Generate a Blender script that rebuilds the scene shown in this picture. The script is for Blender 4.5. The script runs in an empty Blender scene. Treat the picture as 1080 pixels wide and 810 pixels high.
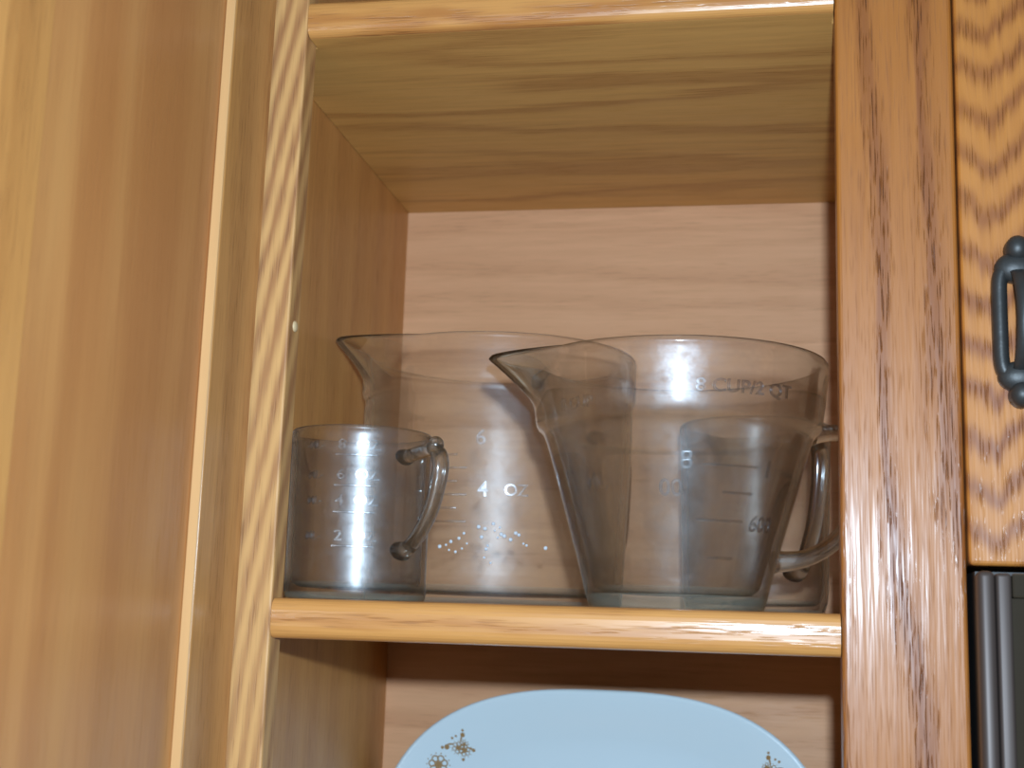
import bpy, bmesh, math, random
from math import sin, cos, pi, sqrt, acos, atan2, radians
random.seed(7)
scene = bpy.context.scene
COL = scene.collection

# ------------------------------------------------------------------ camera
cam_d = bpy.data.cameras.new('camera'); cam = bpy.data.objects.new('camera', cam_d); COL.objects.link(cam)
cam.location = (0.24438, -0.65666, -0.01122)
cam.rotation_euler = (radians(100.226), radians(-1.806), radians(10.412))
cam_d.sensor_width = 36; cam_d.lens = 1423.5 / 1080 * 36
cam_d.clip_start = 0.02; cam_d.clip_end = 50
cam_d.dof.use_dof = True; cam_d.dof.focus_distance = 0.72; cam_d.dof.aperture_fstop = 11
scene.camera = cam

# ------------------------------------------------------------------ world, flash, exposure
world = bpy.data.worlds.new('room_light'); scene.world = world; world.use_nodes = True
bg = world.node_tree.nodes['Background']
bg.inputs[0].default_value = (0.55, 0.66, 0.85, 1); bg.inputs[1].default_value = 0.06
fl_d = bpy.data.lights.new('camera_flash', 'POINT'); flash = bpy.data.objects.new('camera_flash', fl_d); COL.objects.link(flash)
flash.location = (0.262, -0.655, 0.050)
fl_d.energy = 25.5; fl_d.color = (0.64, 0.82, 1.0); fl_d.shadow_soft_size = 0.009
vs = scene.view_settings
scene.display_settings.display_device = 'sRGB'
vs.view_transform = 'Standard'; vs.look = 'None'; vs.exposure = 0.0; vs.gamma = 1.0; vs.use_curve_mapping = False
cy = scene.cycles
cy.max_bounces = 24; cy.transparent_max_bounces = 48; cy.transmission_bounces = 20; cy.glossy_bounces = 6; cy.diffuse_bounces = 2
cy.use_denoising = True; cy.sample_clamp_indirect = 6.0

# ------------------------------------------------------------------ helpers
def s2l(c):
    return tuple((v / 12.92 if v <= 0.04045 else ((v + 0.055) / 1.055) ** 2.4) for v in [x / 255 for x in c]) + (1,)

class N:
    """tiny node helper"""
    def __init__(s, name):
        s.m = bpy.data.materials.new(name); s.m.use_nodes = True
        s.t = s.m.node_tree; s.t.nodes.clear()
        s.out = s.t.nodes.new('ShaderNodeOutputMaterial')
    def n(s, typ, **kw):
        nd = s.t.nodes.new(typ)
        for k, v in kw.items(): setattr(nd, k, v)
        return nd
    def l(s, a, b): s.t.links.new(a, b)
    def put(s, sock, v):
        if hasattr(v, 'is_output') or isinstance(v, bpy.types.NodeSocket): s.l(v, sock)
        else: sock.default_value = v
    def math(s, op, a, b=0.0, c=0.0, clamp=False):
        nd = s.n('ShaderNodeMath', operation=op, use_clamp=clamp)
        s.put(nd.inputs[0], a); s.put(nd.inputs[1], b); s.put(nd.inputs[2], c)
        return nd.outputs[0]
    def comb(s, x, y, z):
        nd = s.n('ShaderNodeCombineXYZ')
        s.put(nd.inputs[0], x); s.put(nd.inputs[1], y); s.put(nd.inputs[2], z)
        return nd.outputs[0]
    def noise(s, vec, scale, detail=2.0, rough=0.5, dist=0.0):
        nd = s.n('ShaderNodeTexNoise'); s.l(vec, nd.inputs['Vector'])
        nd.inputs['Scale'].default_value = scale; nd.inputs['Detail'].default_value = detail
        nd.inputs['Roughness'].default_value = rough; nd.inputs['Distortion'].default_value = dist
        return nd.outputs['Fac']
    def ramp(s, fac, stops):
        nd = s.n('ShaderNodeValToRGB'); el = nd.color_ramp.elements
        while len(el) < len(stops): el.new(0.5)
        for e, (p, c) in zip(el, stops):
            e.position = p; e.color = c if len(c) == 4 else tuple(c) + (1,)
        s.l(fac, nd.inputs[0]); return nd.outputs[0]
    def mixc(s, fac, a, b, blend='MIX'):
        nd = s.n('ShaderNodeMix', data_type='RGBA', blend_type=blend)
        s.put(nd.inputs[0], fac); s.put(nd.inputs[6], a); s.put(nd.inputs[7], b)
        return nd.outputs[2]
    def mixs(s, fac, a, b):
        nd = s.n('ShaderNodeMixShader'); s.put(nd.inputs[0], fac); s.l(a, nd.inputs[1]); s.l(b, nd.inputs[2])
        return nd.outputs[0]

def grey(v): return (v, v, v, 1)

def wood(name, light, dark, along='Z', across='X', period=0.012, warp=0.8, warp_scale=(9, 1.2), slant=0.0, chevron=None,
         contrast=0.8, fibre=0.35, pores=0.35, rough=0.34, coat=0.25, bump=0.25, seed=0.0, sharp=1.0, tint=None, spec=0.5):
    """lacquered wood: growth rings across the board, long fibres and pores along it"""
    g = N(name)
    cast = lambda c: c and (c[0], c[1] * 0.91, c[2] * 0.82, 1)      # warmer varnish
    light, dark, tint = cast(light), cast(dark), cast(tint)
    tc = g.n('ShaderNodeTexCoord'); sp = g.n('ShaderNodeSeparateXYZ'); g.l(tc.outputs['Object'], sp.inputs[0])
    ax = dict(X=sp.outputs[0], Y=sp.outputs[1], Z=sp.outputs[2])
    third = [k for k in 'XYZ' if k not in (along, across)][0]
    A, B, T = ax[along], ax[across], ax[third]
    wv = g.comb(g.math('MULTIPLY', B, warp_scale[0]), g.math('MULTIPLY_ADD', A, warp_scale[1], seed), g.math('MULTIPLY', T, warp_scale[0] * .5))
    wn = g.noise(wv, 1.0, 3.0, 0.55)
    c = g.math('ADD', B, g.math('MULTIPLY', T, 0.6))
    if slant: c = g.math('ADD', c, g.math('MULTIPLY', A, slant))
    if chevron:                                     # (centre, slope): flat-sawn cathedral figure
        d = g.math('SUBTRACT', B, chevron[0])
        d = g.math('SQRT', g.math('ADD', g.math('MULTIPLY', d, d), 0.00001))
        c = g.math('SUBTRACT', A, g.math('MULTIPLY', d, chevron[1]))
    ph = g.math('ADD', g.math('DIVIDE', c, period), g.math('MULTIPLY', wn, warp * 6))
    fine = g.noise(g.comb(g.math('MULTIPLY', B, 260), g.math('MULTIPLY_ADD', A, 13, seed), g.math('MULTIPLY', T, 260)), 1.0, 2.0, 0.6)
    ph = g.math('ADD', ph, g.math('MULTIPLY', fine, 0.5))
    ring = g.math('MULTIPLY_ADD', g.math('SINE', g.math('MULTIPLY', ph, 2 * pi)), 0.5, 0.5)
    if sharp != 1.0: ring = g.math('POWER', ring, sharp)
    patch = g.noise(g.comb(g.math('MULTIPLY', B, 14), g.math('MULTIPLY_ADD', A, 3, seed + 4), g.math('MULTIPLY', T, 14)), 1.0, 2.0, 0.5)
    rf = g.math('MULTIPLY', g.math('MULTIPLY', ring, contrast), g.math('MULTIPLY_ADD', patch, 1.4, 0.1), clamp=True)
    pr = g.noise(g.comb(g.math('MULTIPLY', B, 1200), g.math('MULTIPLY_ADD', A, 50, seed), g.math('MULTIPLY', T, 1200)), 1.0, 1.0, 0.5)
    pr = g.ramp(pr, [(0.56, grey(0)), (0.70, grey(1))])
    col = g.mixc(rf, light, dark)
    col = g.mixc(g.math('MULTIPLY', fibre, g.math('SUBTRACT', fine, 0.25), clamp=True), col, dark)
    col = g.mixc(g.math('MULTIPLY', g.math('MULTIPLY', pr, pores), g.math('MULTIPLY_ADD', ring, 0.7, 0.3)), col, tuple(v * 0.55 for v in dark[:3]) + (1,))
    if tint:
        col = g.mixc(g.math('MULTIPLY', g.ramp(patch, [(0.42, grey(0)), (0.62, grey(1))]), 0.5), col, tint)
    bs = g.n('ShaderNodeBsdfPrincipled'); g.l(col, bs.inputs['Base Color'])
    mott = g.noise(g.comb(g.math('MULTIPLY', B, 55), g.math('MULTIPLY', A, 30), T), 1.0, 3.0, 0.6)
    g.l(g.math('ADD', g.math('MULTIPLY_ADD', pr, 0.14, rough - 0.06), g.math('MULTIPLY', mott, 0.20)), bs.inputs['Roughness'])
    bs.inputs['Specular IOR Level'].default_value = spec
    bs.inputs['Coat Weight'].default_value = coat; bs.inputs['Coat Roughness'].default_value = 0.22
    if bump:
        bp = g.n('ShaderNodeBump'); bp.inputs['Strength'].default_value = bump; bp.inputs['Distance'].default_value = 0.0006
        hgt = g.math('SUBTRACT', g.math('MULTIPLY', fine, 0.5), g.math('MULTIPLY', g.math('MULTIPLY', pr, ring), 0.8))
        g.l(hgt, bp.inputs['Height']); g.l(bp.outputs[0], bs.inputs['Normal']); g.l(bp.outputs[0], bs.inputs['Coat Normal'])
    g.l(bs.outputs[0], g.out.inputs[0])
    return g.m

def simple(name, col, rough=0.5, metal=0.0, spec=0.5, noise_amt=0.0, scale=(40, 40, 40), bump=0.0):
    g = N(name); bs = g.n('ShaderNodeBsdfPrincipled')
    tc = g.n('ShaderNodeTexCoord'); mp = g.n('ShaderNodeMapping'); mp.inputs['Scale'].default_value = scale
    g.l(tc.outputs['Object'], mp.inputs[0])
    nz = g.noise(mp.outputs[0], 1.0, 3.0, 0.6)
    c = g.mixc(g.math('MULTIPLY', nz, noise_amt), col, tuple(v * 0.4 for v in col[:3]) + (1,))
    g.l(c, bs.inputs['Base Color'])
    g.l(g.math('MULTIPLY_ADD', nz, 0.1, rough - 0.05), bs.inputs['Roughness'])
    bs.inputs['Metallic'].default_value = metal; bs.inputs['Specular IOR Level'].default_value = spec
    if bump:
        bp = g.n('ShaderNodeBump'); bp.inputs['Strength'].default_value = bump; bp.inputs['Distance'].default_value = 0.0008
        g.l(nz, bp.inputs['Height']); g.l(bp.outputs[0], bs.inputs['Normal'])
    g.l(bs.outputs[0], g.out.inputs[0]); return g.m

def glass(name, tint, refr, film=0.05, film_rough=0.30, ior=1.47, refr_tint=(0.93, 0.97, 0.95, 1), haze=0.0, gloss=0.10, f0=0.035):
    """pressed glass: thin walls let light straight through, thick or grazing glass bends it; a little kitchen film on top"""
    g = N(name)
    lw = g.n('ShaderNodeLayerWeight'); lw.inputs[0].default_value = 0.5
    fac = lw.outputs['Facing']
    tr = g.n('ShaderNodeBsdfTransparent'); tr.inputs[0].default_value = tint
    rf = g.n('ShaderNodeBsdfRefraction'); rf.inputs['Color'].default_value = refr_tint; rf.inputs['IOR'].default_value = ior; rf.inputs['Roughness'].default_value = 0.0
    at_ = g.n('ShaderNodeAttribute'); at_.attribute_name = 'thick'       # where the wall is drawn out thick, at the spout
    k = g.math('ADD', g.math('MULTIPLY_ADD', g.math('POWER', fac, 2.1), 1.0 - refr, refr), g.math('MULTIPLY', at_.outputs['Fac'], 0.65), clamp=True)
    body = g.mixs(k, tr.outputs[0], rf.outputs[0])
    tc = g.n('ShaderNodeTexCoord')
    nz = g.noise(tc.outputs['Object'], 150, 4.0, 0.7)
    nz2 = g.noise(tc.outputs['Object'], 40, 2.0, 0.6)
    g1 = g.n('ShaderNodeBsdfGlossy'); g1.inputs['Roughness'].default_value = gloss
    g2 = g.n('ShaderNodeBsdfGlossy'); g2.inputs[0].default_value = (0.86, 0.93, 1.0, 1); g2.inputs['Roughness'].default_value = film_rough
    bp = g.n('ShaderNodeBump'); bp.inputs['Strength'].default_value = 0.12; bp.inputs['Distance'].default_value = 0.002
    g.l(nz2, bp.inputs['Height']); g.l(bp.outputs[0], g1.inputs['Normal'])
    F = g.math('MULTIPLY_ADD', g.math('POWER', fac, 5.0), 0.75, f0, clamp=True)
    sh = g.mixs(F, body, g1.outputs[0])
    sh = g.mixs(g.math('MULTIPLY', g.math('MULTIPLY', g.ramp(nz, [(0.34, grey(0.25)), (0.66, grey(1))]), g.ramp(nz2, [(0.35, grey(0.4)), (0.65, grey(1))])), film), sh, g2.outputs[0])
    if haze:
        df = g.n('ShaderNodeBsdfDiffuse'); df.inputs[0].default_value = (0.62, 0.70, 0.62, 1)
        sh = g.mixs(haze, sh, df.outputs[0])
    g.l(sh, g.out.inputs[0]); return g.m

def empty(name, loc, label, cat, group=None):
    o = bpy.data.objects.new(name, None); COL.objects.link(o); o.location = loc; o.empty_display_size = 0.05
    o['label'] = label; o['category'] = cat
    if group: o['group'] = group
    return o

def world_loc(o):
    x = y = z = 0
    while o is not None:
        x += o.location.x; y += o.location.y; z += o.location.z; o = o.parent
    return x, y, z

def link_bm(name, bm, mat, parent=None, smooth=False, label=None):
    """verts are in world coordinates; the object keeps its parent's origin"""
    me = bpy.data.meshes.new(name)
    bmesh.ops.recalc_face_normals(bm, faces=bm.faces[:])
    if parent is not None:
        px, py, pz = world_loc(parent)
        for v in bm.verts: v.co.x -= px; v.co.y -= py; v.co.z -= pz
    bm.to_mesh(me); bm.free()
    if smooth:
        for p in me.polygons: p.use_smooth = True
    for m in (mat if isinstance(mat, (list, tuple)) else [mat]): me.materials.append(m)
    o = bpy.data.objects.new(name, me); COL.objects.link(o); o.parent = parent
    if label: o['label'] = label
    return o

def add_box(bm, x0, x1, y0, y1, z0, z1, bev=0.0, seg=2):
    vs = [bm.verts.new(c) for c in ((x0, y0, z0), (x1, y0, z0), (x1, y1, z0), (x0, y1, z0), (x0, y0, z1), (x1, y0, z1), (x1, y1, z1), (x0, y1, z1))]
    fs = [bm.faces.new([vs[i] for i in f]) for f in ((0, 3, 2, 1), (4, 5, 6, 7), (0, 1, 5, 4), (1, 2, 6, 5), (2, 3, 7, 6), (3, 0, 4, 7))]
    if bev:
        es = list({e for f in fs for e in f.edges})
        bmesh.ops.bevel(bm, geom=es, offset=bev, segments=seg, profile=0.5, affect='EDGES')

def box(name, x0, x1, y0, y1, z0, z1, mat, parent=None, bev=0.0, seg=2, label=None):
    bm = bmesh.new(); add_box(bm, x0, x1, y0, y1, z0, z1, bev, seg)
    return link_bm(name, bm, mat, parent, False, label)

def prism_x(bm, prof, x0, x1):
    """extrude a (y,z) profile along x"""
    a = [bm.verts.new((x0, y, z)) for y, z in prof]; b = [bm.verts.new((x1, y, z)) for y, z in prof]
    n = len(prof)
    for i in range(n): bm.faces.new((a[i], a[(i + 1) % n], b[(i + 1) % n], b[i]))
    bm.faces.new(a[::-1]); bm.faces.new(b)

def catmull(pts, n=8):
    out = []
    P = [pts[0]] + list(pts) + [pts[-1]]
    for i in range(1, len(P) - 2):
        p0, p1, p2, p3 = P[i - 1], P[i], P[i + 1], P[i + 2]
        for k in range(n):
            t = k / n
            out.append(tuple(0.5 * (2 * b + (-a + c) * t + (2 * a - 5 * b + 4 * c - d) * t * t + (-a + 3 * b - 3 * c + d) * t ** 3) for a, b, c, d in zip(p0, p1, p2, p3)))
    out.append(tuple(pts[-1])); return out

# ------------------------------------------------------------------ materials
M = {}
OAK_L, OAK_D = s2l((186, 119, 48)), s2l((128, 68, 27))
M['oak_stile'] = wood('oak_face_frame', OAK_L, OAK_D, 'Z', 'X', period=0.034, warp=0.36, warp_scale=(12, 1.8), contrast=0.8, fibre=0.6, pores=0.75, rough=0.46, coat=0.35, spec=0.6, bump=1.0, seed=3.1, sharp=3.2, slant=0.06)
M['oak_door'] = wood('oak_cathedral', s2l((202, 134, 58)), s2l((138, 76, 32)), 'Z', 'X', period=0.0225, warp=0.22, warp_scale=(20, 12), chevron=(-0.217, 0.95), contrast=0.85, fibre=0.5, pores=0.35, rough=0.47, coat=0.3, spec=0.6, bump=0.8, seed=1.2, sharp=1.5)
M['oak_slant'] = wood('oak_slanted_grain', s2l((226, 180, 118)), s2l((158, 104, 66)), 'Z', 'X', period=0.0088, warp=0.34, warp_scale=(16, 5), slant=-0.20, contrast=0.75, fibre=0.35, pores=0.4, rough=0.52, coat=0.0, bump=0.3, seed=2.0, sharp=1.1)
M['oak_rail'] = wood('oak_nosing', s2l((226, 168, 98)), s2l((170, 104, 52)), 'X', 'Z', period=0.016, warp=0.5, warp_scale=(20, 5), contrast=0.6, fibre=0.5, pores=0.45, rough=0.36, coat=0.5, bump=0.4, seed=8.0, sharp=2.0)
M['oak_door_rail'] = wood('oak_door_rail', s2l((202, 134, 58)), s2l((138, 76, 32)), 'X', 'Z', period=0.03, warp=0.4, warp_scale=(16, 2), contrast=0.7, fibre=0.5, pores=0.5, rough=0.46, coat=0.3, bump=0.8, seed=15.0, sharp=2.0)
M['veneer_top'] = wood('veneer_shelf_underside', s2l((226, 178, 104)), s2l((166, 110, 54)), 'X', 'Y', period=0.06, warp=0.55, warp_scale=(16, 2.2), contrast=0.55, fibre=0.5, pores=0.25, rough=0.45, coat=0.0, bump=0.1, seed=5.0, sharp=2.4)
M['veneer_side'] = wood('veneer_side', s2l((212, 158, 92)), s2l((178, 120, 64)), 'Z', 'Y', period=0.05, warp=0.3, warp_scale=(12, 1.0), contrast=0.35, fibre=0.6, pores=0.3, rough=0.42, coat=0.1, bump=0.1, seed=6.0)
M['veneer_back'] = wood('veneer_back', s2l((236, 186, 144)), s2l((198, 142, 100)), 'X', 'Z', period=0.032, warp=0.6, warp_scale=(14, 1.6), contrast=0.38, fibre=0.55, pores=0.25, rough=0.5, coat=0.0, bump=0.1, seed=7.0, sharp=1.8)
M['door_panel'] = wood('veneer_door_panel', s2l((212, 158, 98)), s2l((170, 114, 66)), 'Z', 'Y', period=0.05, warp=0.5, warp_scale=(14, 0.9), contrast=0.6, fibre=0.4, pores=0.15, rough=0.36, coat=0.2, bump=0.12, seed=9.0, tint=s2l((192, 128, 74)))
M['door_frame'] = wood('oak_door_frame_inside', s2l((210, 156, 92)), s2l((160, 106, 56)), 'Z', 'Y', period=0.03, warp=0.4, warp_scale=(16, 1.4), contrast=0.6, fibre=0.5, pores=0.4, rough=0.36, coat=0.25, bump=0.25, seed=11.0)
M['door_rail'] = wood('oak_door_rail_inside', s2l((196, 146, 88)), s2l((148, 100, 54)), 'Y', 'Z', period=0.03, warp=0.4, warp_scale=(16, 1.4), contrast=0.6, fibre=0.5, pores=0.4, rough=0.36, coat=0.25, bump=0.25, seed=12.0)
M['iron'] = simple('blackened_iron', s2l((80, 80, 79)), 0.48, 0.6, 0.5, 0.5, (200, 200, 200), 0.25)
M['steel'] = simple('brushed_steel', s2l((86, 73, 67)), 0.46, 0.3, 0.5, 0.3, (600, 600, 4))
M['dark_case'] = simple('black_enamel_case', s2l((30, 28, 28)), 0.45)
M['dark_glass'] = simple('dark_oven_glass', s2l((58, 50, 40)), 0.12, 0.0, 0.6)
M['wall_paint'] = simple('painted_plaster', s2l((206, 200, 188)), 0.8, 0, 0.3, 0.05, (30, 30, 30), 0.1)
M['pale_wood'] = simple('pale_dowel', s2l((226, 196, 150)), 0.45)
M['edge_pale'] = simple('pale_oak_edge', s2l((232, 178, 118)), 0.5, 0, 0.4, 0.25, (300, 300, 12))  # paler oak, makes the step edge of the open door read brighter
M['china'] = simple('white_opal_glass', s2l((224, 245, 255)), 0.12, 0.0, 0.5)
M['gold_print'] = simple('gold_brown_print', s2l((176, 140, 90)), 0.35, 0, 0.5, 0.5, (900, 900, 900))
CLEAR = (0.972, 0.970, 0.962, 1)
M['glass'] = glass('clear_pressed_glass', CLEAR, 0.03, film=0.085, film_rough=0.44, gloss=0.29, f0=0.022)
M['glass_bowl'] = glass('clear_bowl_glass', CLEAR, 0.03, film=0.095, film_rough=0.38)
M['glass_jug'] = glass('clear_jug_glass', CLEAR, 0.03, film=0.036, film_rough=0.46, gloss=0.34, f0=0.010)
M['glass_thick'] = glass('clear_thick_glass', (0.95, 0.975, 0.96, 1), 0.14, haze=0.10, film=0.08, refr_tint=(0.84, 0.92, 0.88, 1))
M['glass_solid'] = glass('clear_solid_glass', (0.95, 0.965, 0.96, 1), 0.50, film=0.06, film_rough=0.2, refr_tint=(0.95, 0.97, 0.96, 1))
M['sparkle_white'] = simple('white_sparkle', s2l((226, 232, 240)), 0.4)  # plain white standing in for glints on the jug glass
M['glass_mark'] = glass('raised_glass_mark', (0.93, 0.93, 0.93, 1), 0.05, film=0.20, film_rough=0.30)

# ------------------------------------------------------------------ room shell behind and around the cabinets
W, H, D, A_, T, RS = 0.28, 0.3025, 0.3180, 0.0265, 0.0168, 0.0566
ST = 0.0202                                   # shelf and nosing height
ZB, ZT = -0.300, 0.640                        # inside bottom and top of the tall wall cabinet
XL, XR = -A_, W + 0.040                       # inside faces of the side panels
def struct(o, label):
    o['kind'] = 'structure'; o['label'] = label; return o
struct(box('wall_back', -1.6, 2.2, D + 0.0085, D + 0.10, -1.50, 1.0, M['wall_paint']), 'painted kitchen wall behind the cabinets')
struct(box('floor', -1.6, 2.2, -2.6, D + 0.10, -1.56, -1.50, M['pale_wood']), 'pale kitchen floor')
struct(box('ceiling', -1.6, 2.2, -2.6, D + 0.10, 1.0, 1.06, M['wall_paint']), 'painted kitchen ceiling')

# ------------------------------------------------------------------ tall wall cabinet
cab = empty('wall_cabinet', (W / 2, 0.15, ZB - 0.018), 'tall oak wall cabinet with its door swung open and two shelves showing', 'cabinet')
P0 = 0.012
y_in = T                                       # the case starts behind the face frame
box('side_panel', XL - P0, XL, y_in, D, ZB - 0.018, ZT + 0.018, M['veneer_side'], cab)
box('side_panel', XR, XR + P0, y_in, D, ZB - 0.018, ZT + 0.018, M['veneer_side'], cab)
box('back_panel', XL - P0, XR + P0, D, D + 0.008, ZB - 0.018, ZT + 0.018, M['veneer_back'], cab)
box('bottom_panel', XL, XR, y_in, D, ZB - 0.018, ZB, M['veneer_top'], cab)
box('top_panel', XL, XR, y_in, D, ZT, ZT + 0.018, M['veneer_top'], cab)
box('stile', -0.048, 0.0, 0.0, T, ZB - 0.03, ZT + 0.03, M['oak_slant'], cab, 0.0012, 2)
box('stile', W, W + RS, 0.0, T, ZB - 0.03, ZT + 0.03, M['oak_stile'], cab, 0.0022, 3)
box('rail', 0.0, W, 0.0, T, ZB - 0.03, ZB, M['oak_rail'], cab, 0.0012)
box('rail', 0.0, W, 0.0, T, ZT - 0.01, ZT + 0.03, M['oak_rail'], cab, 0.0012)
for z_top in (0.0, H + ST):
    zb = z_top - ST
    YN = 0.0052                                # thin rounded nosing glued on a board notched round the stiles
    bm = bmesh.new()
    o_ = [(XL + 0.0004, D - 0.0004), (XL + 0.0004, y_in + 0.0005), (0.0005, y_in + 0.0005), (0.0005, YN), (W - 0.0005, YN), (W - 0.0005, y_in + 0.0005), (XR - 0.0004, y_in + 0.0005), (XR - 0.0004, D - 0.0004)]
    lo = [bm.verts.new((x, y, zb)) for x, y in o_]; hi = [bm.verts.new((x, y, z_top)) for x, y in o_]
    bm.faces.new(lo[::-1]); bm.faces.new(hi)
    for k in range(8): bm.faces.new((lo[k], lo[(k + 1) % 8], hi[(k + 1) % 8], hi[k]))
    sh = link_bm('shelf', bm, M['veneer_top'], cab)
    prof = []
    r = 0.0062; cx = r - 0.0014
    for k in range(0, 15):
        a = pi / 2 + k / 14 * pi
        prof.append((cx + r * cos(a), z_top - ST / 2 + (ST / 2) * (abs(sin(a)) ** 0.62) * (1 if sin(a) >= 0 else -1)))
    prof += [(YN - 0.0002, zb), (YN - 0.0002, z_top)]
    bm = bmesh.new(); prism_x(bm, prof, 0.0005, W - 0.0005)
    nz = link_bm('nosing', bm, M['oak_rail'], sh)
    nz['label'] = 'rounded oak nosing along the shelf front'
# little dowel plug on the inner edge of the left stile
bm = bmesh.new()
bmesh.ops.create_uvsphere(bm, u_segments=16, v_segments=10, radius=0.0030)
for v in bm.verts: v.co.x = v.co.x * 0.45 + 0.0002; v.co.y += 0.0085; v.co.z += 0.142
link_bm('dowel_plug', bm, M['pale_wood'], cab, True, 'pale dowel plug in the stile edge')

# the open door, swung ninety degrees towards the viewer
XD = -0.0178                                   # plane of its inner face
dz0, dz1 = ZB - 0.012, ZT + 0.012
yh, yf = -0.0015, -0.2765
door = box('door', XD - 0.013, XD - 0.0052, yf + 0.045, yh - 0.045, dz0 + 0.045, dz1 - 0.045, M['door_panel'], cab, label='flat recessed panel of the open door')
box('door_stile', XD - 0.019, XD, yh - 0.0535, yh, dz0, dz1, M['door_frame'], door, 0.0010)
box('stile_edge_strip', XD - 0.0051, XD - 0.0002, yh - 0.0551, yh - 0.0536, dz0 + 0.0552, dz1 - 0.0552, M['edge_pale'], door, 0.0004, 1)  # added pale bare-wood strip that brightens the stile's step edge
box('door_stile', XD - 0.019, XD, yf, yf + 0.0555, dz0, dz1, M['door_frame'], door, 0.0010)
box('door_rail', XD - 0.019, XD, yf + 0.0557, yh - 0.0537, dz0, dz0 + 0.055, M['door_rail'], door, 0.0010)
box('door_rail', XD - 0.019, XD, yf + 0.0557, yh - 0.0537, dz1 - 0.055, dz1, M['door_rail'], door, 0.0010)

# ------------------------------------------------------------------ short cabinet to the right
SX0 = W + RS + 0.0008; SX1 = SX0 + 0.46; SZ0, SZ1 = 0.0236, ZT
sc_ = empty('short_cabinet', (SX0 + 0.23, 0.15, SZ0), 'short oak cabinet with dark iron pull above the microwave', 'cabinet')
box('side_panel', XR + P0 + 0.0006, SX0 + 0.010, T + 0.0004, D, SZ0 + 0.002, SZ1, M['veneer_side'], sc_)
box('side_panel', SX1 - 0.016, SX1, T + 0.0004, D, SZ0 + 0.002, SZ1, M['veneer_side'], sc_)
box('bottom_panel', SX0 + 0.010, SX1 - 0.016, T + 0.0004, D, SZ0 + 0.002, SZ0 + 0.018, M['veneer_top'], sc_)
box('top_panel', SX0 + 0.010, SX1 - 0.016, T + 0.0004, D, SZ1 - 0.016, SZ1, M['veneer_top'], sc_)
box('back_panel', SX0 + 0.010, SX1 - 0.016, D, D + 0.008, SZ0 + 0.002, SZ1, M['veneer_back'], sc_)
for k, (x0, x1) in enumerate(((SX0, SX0 + 0.2285), (SX0 + 0.2315, SX1))):
    YF = -0.0022
    dr = box('door', x0 + 0.05, x1 - 0.05, YF + 0.005, YF + 0.012, SZ0 + 0.05, SZ1 - 0.05, M['oak_stile'], sc_)
    box('door_stile', x0, x0 + 0.058, YF, T, SZ0, SZ1, M['oak_door'], dr, 0.0022, 3)
    box('door_stile', x1 - 0.058, x1, YF, T, SZ0, SZ1, M['oak_door'], dr, 0.0022, 3)
    box('door_rail', x0 + 0.0582, x1 - 0.0582, YF, T, SZ0, SZ0 + 0.058, M['oak_door_rail'], dr, 0.0022, 3)
    box('door_rail', x0 + 0.0582, x1 - 0.0582, YF, T, SZ1 - 0.058, SZ1, M['oak_door_rail'], dr, 0.0022, 3)
    if k == 0: first_door = dr

def iron_pull(parent, xc, z0, z1, yb):
    """cast pull: pierced back plate with domed finials and a bowed grip"""
    bm = bmesh.new(); zc = (z0 + z1) / 2; hh = (z1 - z0) / 2
    # pierced plate as a swept ring
    path = []
    hw, hz = 0.0085, hh - 0.016
    for k in range(40):
        a = 2 * pi * k / 40
        ca, sa = cos(a), sin(a)
        path.append((xc + hw * abs(ca) ** 0.32 * (1 if ca >= 0 else -1), zc + hz * abs(sa) ** 0.32 * (1 if sa >= 0 else -1)))
    rings = []
    for i, (x, z) in enumerate(path):
        px, pz = path[i - 1]; qx, qz = path[(i + 1) % len(path)]
        tx, tz = qx - px, qz - pz; L = sqrt(tx * tx + tz * tz); nx, nz = tz / L, -tx / L
        ring = []
        for dx, dy in ((-0.0036, 0), (-0.0034, -0.004), (-0.0012, -0.0064), (0.0014, -0.0064), (0.0034, -0.004), (0.0036, 0)):
            ring.append(bm.verts.new((x + nx * dx, yb + dy, z + nz * dx)))
        rings.append(ring)
    n = len(rings)
    for i in range(n):
        a, b = rings[i], rings[(i + 1) % n]
        for j in range(6): bm.faces.new((a[j], b[j], b[(j + 1) % 6], a[(j + 1) % 6]))
    # flared end blocks and finials
    for s in (-1, 1):
        ze = zc + s * (hh - 0.015)
        res = bmesh.ops.create_uvsphere(bm, u_segments=18, v_segments=12, radius=1.0)
        for v in res['verts']:
            x, y, z = v.co
            v.co = (xc + x * 0.0105, yb - 0.003 + y * 0.0055 if y < 0 else yb + y * 0.0005, ze + z * 0.0075)
        res = bmesh.ops.create_uvsphere(bm, u_segments=16, v_segments=10, radius=1.0)
        for v in res['verts']:
            x, y, z = v.co
            v.co = (xc + x * 0.0058, yb - 0.005 + y * 0.006 if y < 0 else yb + y * 0.0005, zc + s * (hh - 0.0062) + z * 0.0062)
    # bowed grip between the end blocks
    ring0 = None
    for k in range(17):
        t = k / 16; z = zc + (t - 0.5) * 2 * (hh - 0.017); y = yb - 0.005 - 0.016 * sin(pi * t) ** 0.6
        ring = [bm.verts.new((xc + 0.0042 * cos(a), y + 0.003 * sin(a), z)) for a in [2 * pi * j / 10 for j in range(10)]]
        if ring0:
            for j in range(10): bm.faces.new((ring0[j], ring0[(j + 1) % 10], ring[(j + 1) % 10], ring[j]))
        ring0 = ring
    return link_bm('pull', bm, M['iron'], parent, True, 'dark cast iron pull')
iron_pull(first_door, 0.3625, 0.0965, 0.1790, -0.0023)

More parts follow.
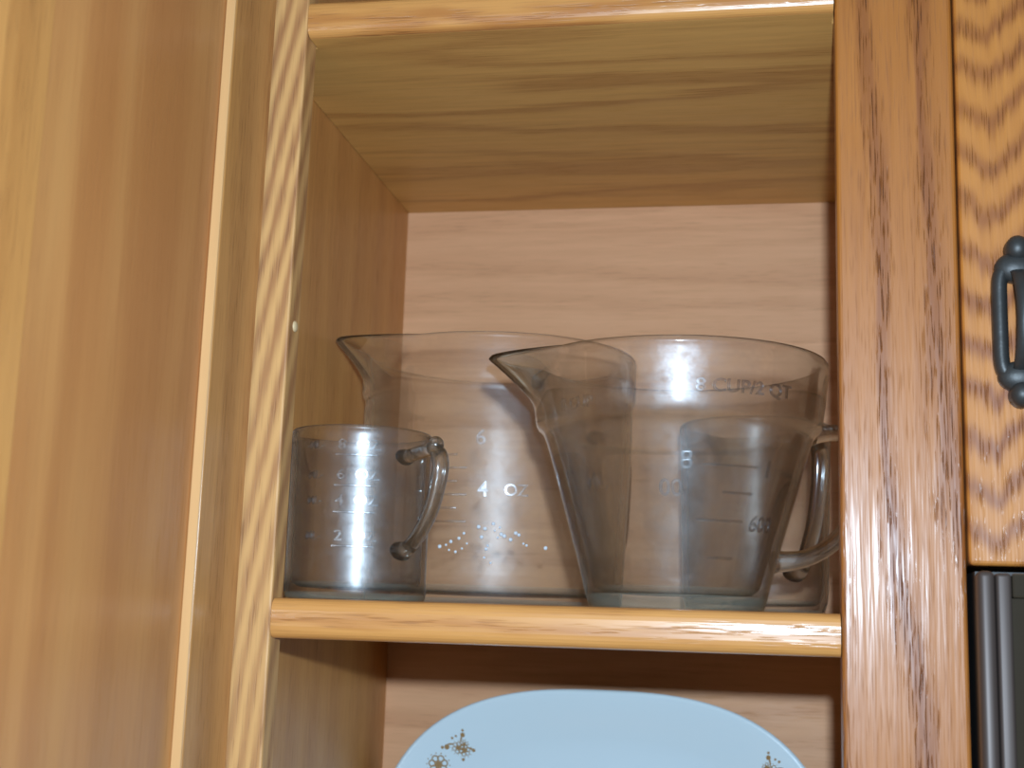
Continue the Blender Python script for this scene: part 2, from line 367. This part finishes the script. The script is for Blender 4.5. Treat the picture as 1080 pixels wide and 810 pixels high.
# ------------------------------------------------------------------ microwave below the short cabinet
MX0 = 0.3384; MX1 = MX0 + 0.45; MZ0, MZ1 = -0.38, 0.0205; MY = -0.020
mw = empty('microwave', ((MX0 + MX1) / 2, 0.12, MZ0), 'steel microwave hung under the short oak cabinet', 'microwave')
box('case', MX0 + 0.0005, MX1, MY + 0.012, D, MZ0, MZ1, M['dark_case'], mw)
bm = bmesh.new(); add_box(bm, MX0, MX0 + 0.0074, MY, MY + 0.0118, MZ0, MZ1, 0.0026, 3)
link_bm('front_trim', bm, M['steel'], mw, True)
md = box('door', MX0 + 0.0145, MX1 - 0.11, MY + 0.003, MY + 0.0118, MZ0 + 0.03, MZ1 - 0.012, M['dark_glass'], mw)
bm = bmesh.new(); add_box(bm, MX0 + 0.0078, MX0 + 0.0145, MY + 0.0006, MY + 0.0118, MZ0, MZ1 - 0.001, 0.0016, 3)
link_bm('door_trim', bm, M['steel'], md, True)
box('door_trim', MX0 + 0.0147, MX1 - 0.11, MY + 0.001, MY + 0.0118, MZ1 - 0.0118, MZ1 - 0.001, M['dark_glass'], md, 0.001)
box('door_trim', MX0 + 0.0147, MX1 - 0.11, MY + 0.001, MY + 0.0118, MZ0, MZ0 + 0.0298, M['steel'], md, 0.001)
box('control_panel', MX1 - 0.1095, MX1, MY, MY + 0.0118, MZ0, MZ1, M['dark_glass'], mw, 0.001)
box('bar_handle', MX1 - 0.135, MX1 - 0.118, MY - 0.035, MY + 0.0028, MZ0 + 0.06, MZ1 - 0.05, M['steel'], md, 0.004, 3)

# ------------------------------------------------------------------ glassware
def interp(prof, z):
    for (r0, z0), (r1, z1) in zip(prof, prof[1:]):
        if z0 <= z <= z1: return r0 + (r1 - r0) * (z - z0) / max(1e-9, z1 - z0)
    return prof[-1][0] if z > prof[-1][1] else prof[0][0]

def lathe(name, outer, wall, base_t, spout=None, parent=None, c=(0, 0), n=144, mat='glass'):
    """outer: list of (r,z) from the foot up to the rim; walled vessel with thick base, optional drawn-out spout"""
    zr = outer[-1][1]
    base_r = outer[0][0]
    prof = [(0.0, 0.0012, 1), (base_r * 0.55, 0.0012, 1), (base_r * 0.86, 0.0004, 1)]
    for r, z in outer:
        prof.append((r, z, 1 if z < base_t * 1.05 else 0))
    ro = outer[-1][0]
    prof += [(ro - wall * 0.25, zr + wall * 0.35, 0), (ro - wall * 0.75, zr + wall * 0.35, 0), (ro - wall, zr, 0)]
    zs = [z for r, z in outer if z > base_t * 1.6 and z < zr - 0.0005]
    for z in reversed(zs): prof.append((interp(outer, z) - wall, z, 0))
    rb = interp(outer, base_t * 1.6) - wall
    prof += [(rb - 0.0008, base_t * 1.45, 1), (rb - 0.005, base_t * 1.08, 1), (rb * 0.6, base_t, 1), (0.0, base_t, 1)]
    bm = bmesh.new(); rows = []; thick = bm.verts.layers.float.new('thick')
    for r, z, m in prof:
        if r == 0.0:
            rows.append([bm.verts.new((c[0], c[1], z))]); continue
        row = []
        for k in range(n):
            th = 2 * pi * k / n; rr = r; tk = 0.0
            if spout:
                ang, e, dep, sharp = spout
                hgt = min(1.0, max(0.0, (z - (zr - dep)) / dep))
                d = abs((th - ang + pi) % (2 * pi) - pi); w = sharp * (0.35 + 0.65 * hgt)
                if hgt > 0 and d < w:
                    d = sqrt(d * d + 0.002) - sqrt(0.002)
                    tk = min(1.0, 1.6 * max(0.0, 1 - d / w)) * min(1.0, 2.5 * hgt)
                    rr = r + e * hgt ** 1.15 * max(0.0, 1 - d / w) ** 1.25
            v_ = bm.verts.new((c[0] + rr * cos(th), c[1] + rr * sin(th), z)); v_[thick] = tk; row.append(v_)
        rows.append(row)
    for i in range(len(rows) - 1):
        a, b = rows[i], rows[i + 1]; m = 1 if (prof[i][2] and prof[i + 1][2]) else 0
        for k in range(n):
            k2 = (k + 1) % n
            if len(a) == 1: f = bm.faces.new((a[0], b[k], b[k2]))
            elif len(b) == 1: f = bm.faces.new((a[k], b[0], a[k2]))
            else: f = bm.faces.new((a[k], b[k], b[k2], a[k2]))
            f.material_index = m
    return link_bm(name, bm, [M[mat], M['glass_thick']], parent, True)

def handle(parent, c, ang, pts, wt, wr, name='handle', n=8, seg=14):
    """pts: (r, z, scale) in the vertical plane at angle ang; wt tangential half width, wr half thickness"""
    path = catmull(pts, n); bm = bmesh.new(); prev = None
    tx, ty = -sin(ang), cos(ang); ux, uy = cos(ang), sin(ang)
    for i, (r, z, s) in enumerate(path):
        r0, z0, _ = path[max(0, i - 1)]; r1, z1, _ = path[min(len(path) - 1, i + 1)]
        dr, dz = r1 - r0, z1 - z0; L = sqrt(dr * dr + dz * dz) or 1; nr, nz_ = dz / L, -dr / L
        ring = []
        for j in range(seg):
            a = 2 * pi * j / seg; q = cos(a) * wr * s; w = sin(a) * wt * s
            R = r + nr * q
            ring.append(bm.verts.new((c[0] + ux * R + tx * w, c[1] + uy * R + ty * w, z + nz_ * q)))
        if prev:
            for j in range(seg): bm.faces.new((prev[j], prev[(j + 1) % seg], ring[(j + 1) % seg], ring[j]))
        else: bm.faces.new(ring[::-1])
        prev = ring
    bm.faces.new(prev)
    return link_bm(name, bm, M['glass_solid'], parent, True)

def bent_text(parent, body, size, c, ang, z, rfun, depth=0.0006, name='raised_lettering', squeeze=1.0):
    cu = bpy.data.curves.new('t', 'FONT'); cu.body = body; cu.size = size; cu.align_x = 'CENTER'; cu.align_y = 'CENTER'
    cu.extrude = depth; cu.resolution_u = 3; cu.offset = size * 0.012
    ob = bpy.data.objects.new('t', cu); COL.objects.link(ob)
    dg = bpy.context.evaluated_depsgraph_get()
    me = bpy.data.meshes.new_from_object(ob.evaluated_get(dg))
    bpy.data.objects.remove(ob); bpy.data.curves.remove(cu)
    bm = bmesh.new(); bm.from_mesh(me); bpy.data.meshes.remove(me)
    for v in bm.verts:
        zz = z + v.co.y; r = rfun(zz); t = ang + v.co.x * squeeze / r; R = r + v.co.z * 0.6
        v.co = (c[0] + R * cos(t), c[1] + R * sin(t), zz)
    return link_bm(name, bm, M['glass_mark'], parent)

def bent_line(parent, c, a0, a1, z, rfun, h=0.0007, depth=0.0005, name='measure_line'):
    bm = bmesh.new(); prev = None; k = 8
    for i in range(k + 1):
        t = a0 + (a1 - a0) * i / k; ring = []
        for dz, dr in ((-h, -0.0003), (-h * 0.6, depth), (h * 0.6, depth), (h, -0.0003)):
            R = rfun(z + dz) + dr
            ring.append(bm.verts.new((c[0] + R * cos(t), c[1] + R * sin(t), z + dz)))
        if prev:
            for j in range(4): bm.faces.new((prev[j], prev[(j + 1) % 4], ring[(j + 1) % 4], ring[j]))
        else: bm.faces.new(ring[::-1])
        prev = ring
    bm.faces.new(prev)
    return link_bm(name, bm, M['glass_mark'], parent)

def at(c, r, off, sgn=-1):
    """angle on a vessel of radius r whose x offset from the axis, seen from the camera, is off"""
    vx, vy = cam.location.x - c[0], cam.location.y - c[1]
    base = atan2(vy, vx)
    return base + math.asin(max(-1, min(1, off / r)))

# --- small measuring cup (front left)
C1 = (0.0250, 0.0600)
o1 = [(0.0350, 0.0), (0.0376, 0.0012), (0.0384, 0.004), (0.0386, 0.008), (0.0384, 0.012), (0.0384, 0.03), (0.0386, 0.05), (0.0388, 0.07), (0.0389, 0.084), (0.0393, 0.0868), (0.0394, 0.0895), (0.0390, 0.0908)]
cup = empty('measuring_cup', (C1[0], C1[1], 0.0003), 'small clear glass measuring cup at the front left of the shelf', 'measuring cup', 'clear glass measuring cups on the shelf')
def lift(o, dz=0.0003): return o
lathe('cup_body', o1, 0.0030, 0.0065, (radians(165), 0.007, 0.014, 0.40), cup, C1)
r1 = lambda z: interp(o1, z)
ha1 = at(C1, 0.0386, 0.0235)
handle(cup, C1, ha1, [(0.0375, 0.0765, 1.25), (0.0420, 0.0772, 0.95), (0.0530, 0.0785, 0.9), (0.0620, 0.0790, 1.0), (0.0665, 0.0735, 1.0), (0.0662, 0.0640, 0.95), (0.0610, 0.0480, 0.9), (0.0520, 0.0350, 0.9), (0.0440, 0.0285, 1.0), (0.0375, 0.0265, 1.45)], 0.0052, 0.0036)
# thumb knob on the handle's shoulder
bm = bmesh.new(); bmesh.ops.create_uvsphere(bm, u_segments=14, v_segments=10, radius=1)
for v in bm.verts:
    x, y, z = v.co; R = 0.0625 + x * 0.0042; t = y * 0.0045
    v.co = (C1[0] + cos(ha1) * R - sin(ha1) * t, C1[1] + sin(ha1) * R + cos(ha1) * t, 0.0815 + z * 0.0045)
link_bm('thumb_rest', bm, M['glass_solid'], cup, True)
for word, zt, zl in (('8  OZ', 0.0808, 0.0757), ('6  OZ', 0.0650, 0.0595), ('4  OZ', 0.0515, 0.0455), ('2  OZ', 0.0330, 0.0278)):
    bent_text(cup, word, 0.0078, C1, at(C1, 0.0386, -0.0015), zt, r1, squeeze=1.15)
    bent_text(cup, '-ML-', 0.0062, C1, at(C1, 0.0386, -0.0245), zt, r1, squeeze=1.0)
    bent_line(cup, C1, at(C1, 0.0386, -0.0135), at(C1, 0.0386, 0.008), zl, r1, h=0.0006)

# --- batter bowl (front right)
C2 = (0.1975, 0.0845)
o2 = [(0.0430, 0.0), (0.0462, 0.0012), (0.0476, 0.004), (0.0488, 0.008), (0.0508, 0.016), (0.0546, 0.030), (0.0592, 0.046), (0.0638, 0.062), (0.0684, 0.078), (0.0715, 0.088), (0.0729, 0.0920), (0.0738, 0.0940), (0.0751, 0.0955), (0.0767, 0.0968), (0.0777, 0.0985), (0.0786, 0.1030), (0.0793, 0.108), (0.0797, 0.1105), (0.0800, 0.113), (0.0803, 0.116), (0.0806, 0.119), (0.0810, 0.122), (0.0813, 0.1255), (0.0817, 0.129), (0.0821, 0.132), (0.0819, 0.1332)]
bowl = empty('batter_bowl', (C2[0], C2[1], 0.0003), 'clear glass batter bowl with a pointed spout at the front right', 'bowl')
SP2 = radians(197)
lathe('bowl_body', o2, 0.0052, 0.0085, (SP2, 0.0240, 0.024, 0.48), bowl, C2, 192, 'glass_bowl')
r2 = lambda z: interp(o2, z)
handle(bowl, C2, SP2 - pi, [(0.0735, 0.0985, 1.2), (0.0850, 0.1010, 1.0), (0.0980, 0.1000, 1.0), (0.1065, 0.0900, 1.0), (0.1080, 0.0740, 1.0), (0.1020, 0.0570, 0.95), (0.0880, 0.0400, 0.95), (0.0720, 0.0310, 1.0), (0.0545, 0.0285, 1.3)], 0.0080, 0.0048)
bent_text(bowl, '8 CUP/2 QT', 0.0092, C2, at(C2, 0.080, 0.035), 0.110, r2, squeeze=1.15)
bent_text(bowl, '8 CUP', 0.0085, C2, at(C2, 0.080, -0.053), 0.1035, r2, squeeze=1.0)
for off0, off1, z in ((0.012, 0.040, 0.0722), (0.024, 0.040, 0.0590), (0.011, 0.037, 0.0450), (0.020, 0.034, 0.0265)):
    bent_line(bowl, C2, at(C2, 0.066, off0), at(C2, 0.066, off1), z, r2, h=0.0008)
bent_text(bowl, '8', 0.0135, C2, at(C2, 0.066, 0.0045), 0.0740, r2)
bent_text(bowl, '00', 0.0120, C2, at(C2, 0.062, -0.003), 0.0600, r2)
bent_text(bowl, '1', 0.0120, C2, at(C2, 0.066, 0.0455), 0.0715, r2)
bent_text(bowl, '600', 0.0110, C2, at(C2, 0.062, 0.0450), 0.0440, r2)
bent_text(bowl, 'ML', 0.0110, C2, at(C2, 0.062, -0.0400), 0.0640, r2)

# --- large straight-sided measuring jug (back left)
C3 = (0.0705, 0.2160)
o3 = [(0.0790, 0.0), (0.0824, 0.0015), (0.0838, 0.005), (0.0842, 0.010), (0.0846, 0.02), (0.0860, 0.05), (0.0876, 0.08), (0.0888, 0.11), (0.0890, 0.126), (0.0886, 0.1300), (0.0889, 0.1335), (0.0904, 0.1360), (0.0908, 0.1385), (0.0909, 0.142), (0.0910, 0.146), (0.0910, 0.150), (0.0911, 0.154), (0.0912, 0.158), (0.0912, 0.1622), (0.0909, 0.1636)]
jug = empty('measuring_jug', (C3[0], C3[1], 0.0003), 'large clear glass measuring jug at the back left behind the small cup', 'measuring jug')
SP3 = radians(180 + 40)
lathe('jug_body', o3, 0.0048, 0.0090, (SP3, 0.0270, 0.028, 0.46), jug, C3, 192, 'glass_jug')
r3 = lambda z: interp(o3, z)
handle(jug, C3, SP3 - pi + radians(10), [(0.0885, 0.122, 1.2), (0.0980, 0.124, 1.0), (0.1090, 0.121, 1.0), (0.1150, 0.108, 1.0), (0.1150, 0.080, 1.0), (0.1120, 0.050, 1.0), (0.1040, 0.036, 1.0), (0.0860, 0.032, 1.3)], 0.0080, 0.0045)
for k, z in enumerate((0.0500, 0.0580, 0.0660, 0.0740, 0.0820, 0.0900)):
    bent_line(jug, C3, at(C3, 0.088, -0.040), at(C3, 0.088, -0.018 - 0.006 * (k % 2)), z, r3, h=0.0007)
bent_text(jug, '4', 0.0130, C3, at(C3, 0.088, -0.008), 0.0690, r3)
bent_text(jug, '6', 0.0130, C3, at(C3, 0.088, -0.010), 0.1000, r3)
bent_text(jug, 'OZ', 0.0100, C3, at(C3, 0.088, 0.012), 0.0690, r3)
# specks low on the front, their sparkle painted as white beads
bm = bmesh.new(); rnd = random.Random(4)
spots = [(-.030, .036), (-.028, .033), (-.024, .032), (-.020, .034), (-.017, .037), (-.019, .043), (-.010, .047), (-.006, .046), (-.008, .041), (-.004, .036), (-.005, .034), (-.006, .029), (-.002, .026), (.000, .045), (.003, .047), (.006, .042), (.004, .043), (.010, .040), (.013, .044), (.018, .038), (.020, .037), (.015, .043), (-.001, .049), (-.034, .035), (.032, .036), (.002, .041), (-.022, .040), (-.027, .038)]
for off, z in spots:
    t = at(C3, 0.0872, off * 0.98); R = r3(z); s = rnd.uniform(0.0006, 0.0013)
    res = bmesh.ops.create_icosphere(bm, subdivisions=2, radius=1)
    for v in res['verts']:
        x, y, zz = v.co; q = R + x * s * 0.6
        v.co = (C3[0] + cos(t) * q - sin(t) * y * s, C3[1] + sin(t) * q + cos(t) * y * s, z + zz * s)
dr_ = link_bm('sparkle_specks', bm, M['sparkle_white'], jug, True, 'specks low on the glass with their sparkle painted white'); dr_['kind'] = 'stuff'

# --- medium measuring cup (back right, behind the bowl)
C4 = (0.2385, 0.2380)
o4 = [(0.0370, 0.0), (0.0412, 0.0014), (0.0440, 0.005), (0.0458, 0.010), (0.0466, 0.018), (0.0472, 0.05), (0.0480, 0.09), (0.0484, 0.112), (0.0490, 0.116), (0.0492, 0.121), (0.0488, 0.1226)]
mid = empty('measuring_cup', (C4[0], C4[1], 0.0003), 'middle-sized clear glass measuring cup half hidden behind the batter bowl', 'measuring cup', 'clear glass measuring cups on the shelf')
lathe('cup_body', o4, 0.0035, 0.0075, (radians(110), 0.010, 0.020, 0.40), mid, C4)
handle(mid, C4, at(C4, 0.047, 0.0245), [(0.0465, 0.104, 1.25), (0.0520, 0.105, 0.95), (0.0640, 0.106, 0.95), (0.0735, 0.101, 1.0), (0.0740, 0.085, 0.95), (0.0690, 0.060, 0.9), (0.0600, 0.040, 0.9), (0.0530, 0.030, 1.0), (0.0455, 0.027, 1.45)], 0.0058, 0.0040)

# ------------------------------------------------------------------ oval platter standing in the lower compartment
PA, PB, PE = 0.1545, 0.126, 2.65
TILT = radians(10)
plat = empty('oval_platter', (0.1365, 0.2435, ZB + 0.0004), 'white oval platter with gold flower print standing upright on the bottom shelf', 'platter')
pp = [(0.0, 0.0185), (0.30, 0.0185), (0.60, 0.0183), (0.70, 0.0172), (0.76, 0.0145), (0.82, 0.0105), (0.88, 0.0065), (0.94, 0.0025), (0.975, 0.0006), (0.99, 0.0), (1.0, 0.0006)]
def pdepth(rho):
    for (a, d0), (b, d1) in zip(pp, pp[1:]):
        if a <= rho <= b:
            t = (rho - a) / (b - a); return d0 + (d1 - d0) * t
    return pp[-1][1]
def prho(x, z): return (abs(x / PA) ** PE + abs(z / PB) ** PE) ** (1 / PE)
def pworld(x, z, d):
    """platter plane (x, z from its centre, depth d behind the rim plane) to world"""
    zz = z + PB
    return (0.1365 + x, 0.2435 + zz * sin(TILT) + d * cos(TILT), ZB + 0.0006 + zz * cos(TILT) - d * sin(TILT))
bm = bmesh.new(); n = 128; rows = []
prof = [(r, d) for r, d in pp] + [(1.0, 0.0022)] + [(r, d + 0.0032) for r, d in reversed(pp[:-1])]
for r, d in prof:
    if r == 0: rows.append([bm.verts.new(pworld(0, 0, d))]); continue
    row = []
    for k in range(n):
        a = 2 * pi * k / n; ca, sa = cos(a), sin(a)
        s = 1 / ((abs(ca / PA) ** PE + abs(sa / PB) ** PE) ** (1 / PE))
        row.append(bm.verts.new(pworld(r * s * ca, r * s * sa, d)))
    rows.append(row)
for a, b in zip(rows, rows[1:]):
    for k in range(n):
        k2 = (k + 1) % n
        if len(a) == 1: bm.faces.new((a[0], b[k], b[k2]))
        elif len(b) == 1: bm.faces.new((a[k], b[0], a[k2]))
        else: bm.faces.new((a[k], b[k], b[k2], a[k2]))
link_bm('platter_body', bm, M['china'], plat, True)
def print_blob(bm, x, z, rx, rz, rot=0, n=9):
    vs_ = []
    for k in range(n):
        a = 2 * pi * k / n; u, w = rx * cos(a), rz * sin(a)
        X, Z = x + u * cos(rot) - w * sin(rot), z + u * sin(rot) + w * cos(rot)
        vs_.append(bm.verts.new(pworld(X, Z, pdepth(min(0.995, prho(X, Z))) - 0.00035)))
    bm.faces.new(vs_)
def print_ring(bm, x, z, r, w, n=14):
    a_, b_ = [], []
    for k in range(n):
        a = 2 * pi * k / n
        for rr, L in ((r, a_), (r - w, b_)):
            X, Z = x + rr * cos(a), z + rr * sin(a)
            L.append(bm.verts.new(pworld(X, Z, pdepth(min(0.995, prho(X, Z))) - 0.00035)))
    for k in range(n): bm.faces.new((a_[k], a_[(k + 1) % n], b_[(k + 1) % n], b_[k]))
def flower(bm, x, z, R, petals, rings=True):
    for k in range(petals):
        a = 2 * pi * k / petals + 0.3
        print_ring(bm, x + R * 0.62 * cos(a), z + R * 0.62 * sin(a), R * 0.36, R * 0.13)
    print_blob(bm, x, z, R * 0.3, R * 0.3)
    for k in range(petals * 2):
        a = 2 * pi * k / (petals * 2)
        print_blob(bm, x + R * 1.12 * cos(a), z + R * 1.12 * sin(a), R * 0.07, R * 0.07, 0, 6)
def spray(bm, x, z, s, sx):
    flower(bm, x, z - 0.001 * s, 0.0042 * s, 6); flower(bm, x + 0.0045 * s * sx, z - 0.0025 * s, 0.0042 * s, 6)
    flower(bm, x + 0.004 * s * sx, z + 0.0015 * s, 0.0030 * s, 5)
    for dx, dz, r in ((0.003, 0.0075, 0.0016), (0.003, 0.0105, 0.0009), (-0.0075, -0.001, 0.0018), (-0.0105, -0.0015, 0.0011), (0.0105, -0.002, 0.0012), (0.0035, -0.0085, 0.0011), (-0.004, 0.005, 0.0009), (-0.0015, 0.0065, 0.0008)):
        print_blob(bm, x + dx * s * sx, z + dz * s, r * s, r * s, 0, 8)
    for dx, dz, rot in ((0.002, 0.005, 1.4), (-0.005, 0.001, 0.1), (0.0085, -0.001, -0.2)):
        print_blob(bm, x + dx * s * sx, z + dz * s, 0.0022 * s, 0.0006 * s, rot * sx, 8)
for sgn in (1, -1):                                # the pattern repeats when the platter is turned half round
    for sx, marks in ((1, ((-0.1010, 0.0845, 1.0), (-0.1140, 0.0715, 0), (-0.1250, 0.0545, 0.9))), (-1, ((0.1135, 0.0790, 1.0), (0.1240, 0.0620, 0)))):
        bm = bmesh.new()
        for x, z, k in marks:
            if k: spray(bm, x * sgn, z * sgn, k, sx * sgn)
            else: flower(bm, x * sgn, z * sgn, 0.0068, 7)
        link_bm('flower_print', bm, M['gold_print'], plat, False, 'small gold brown flower spray')
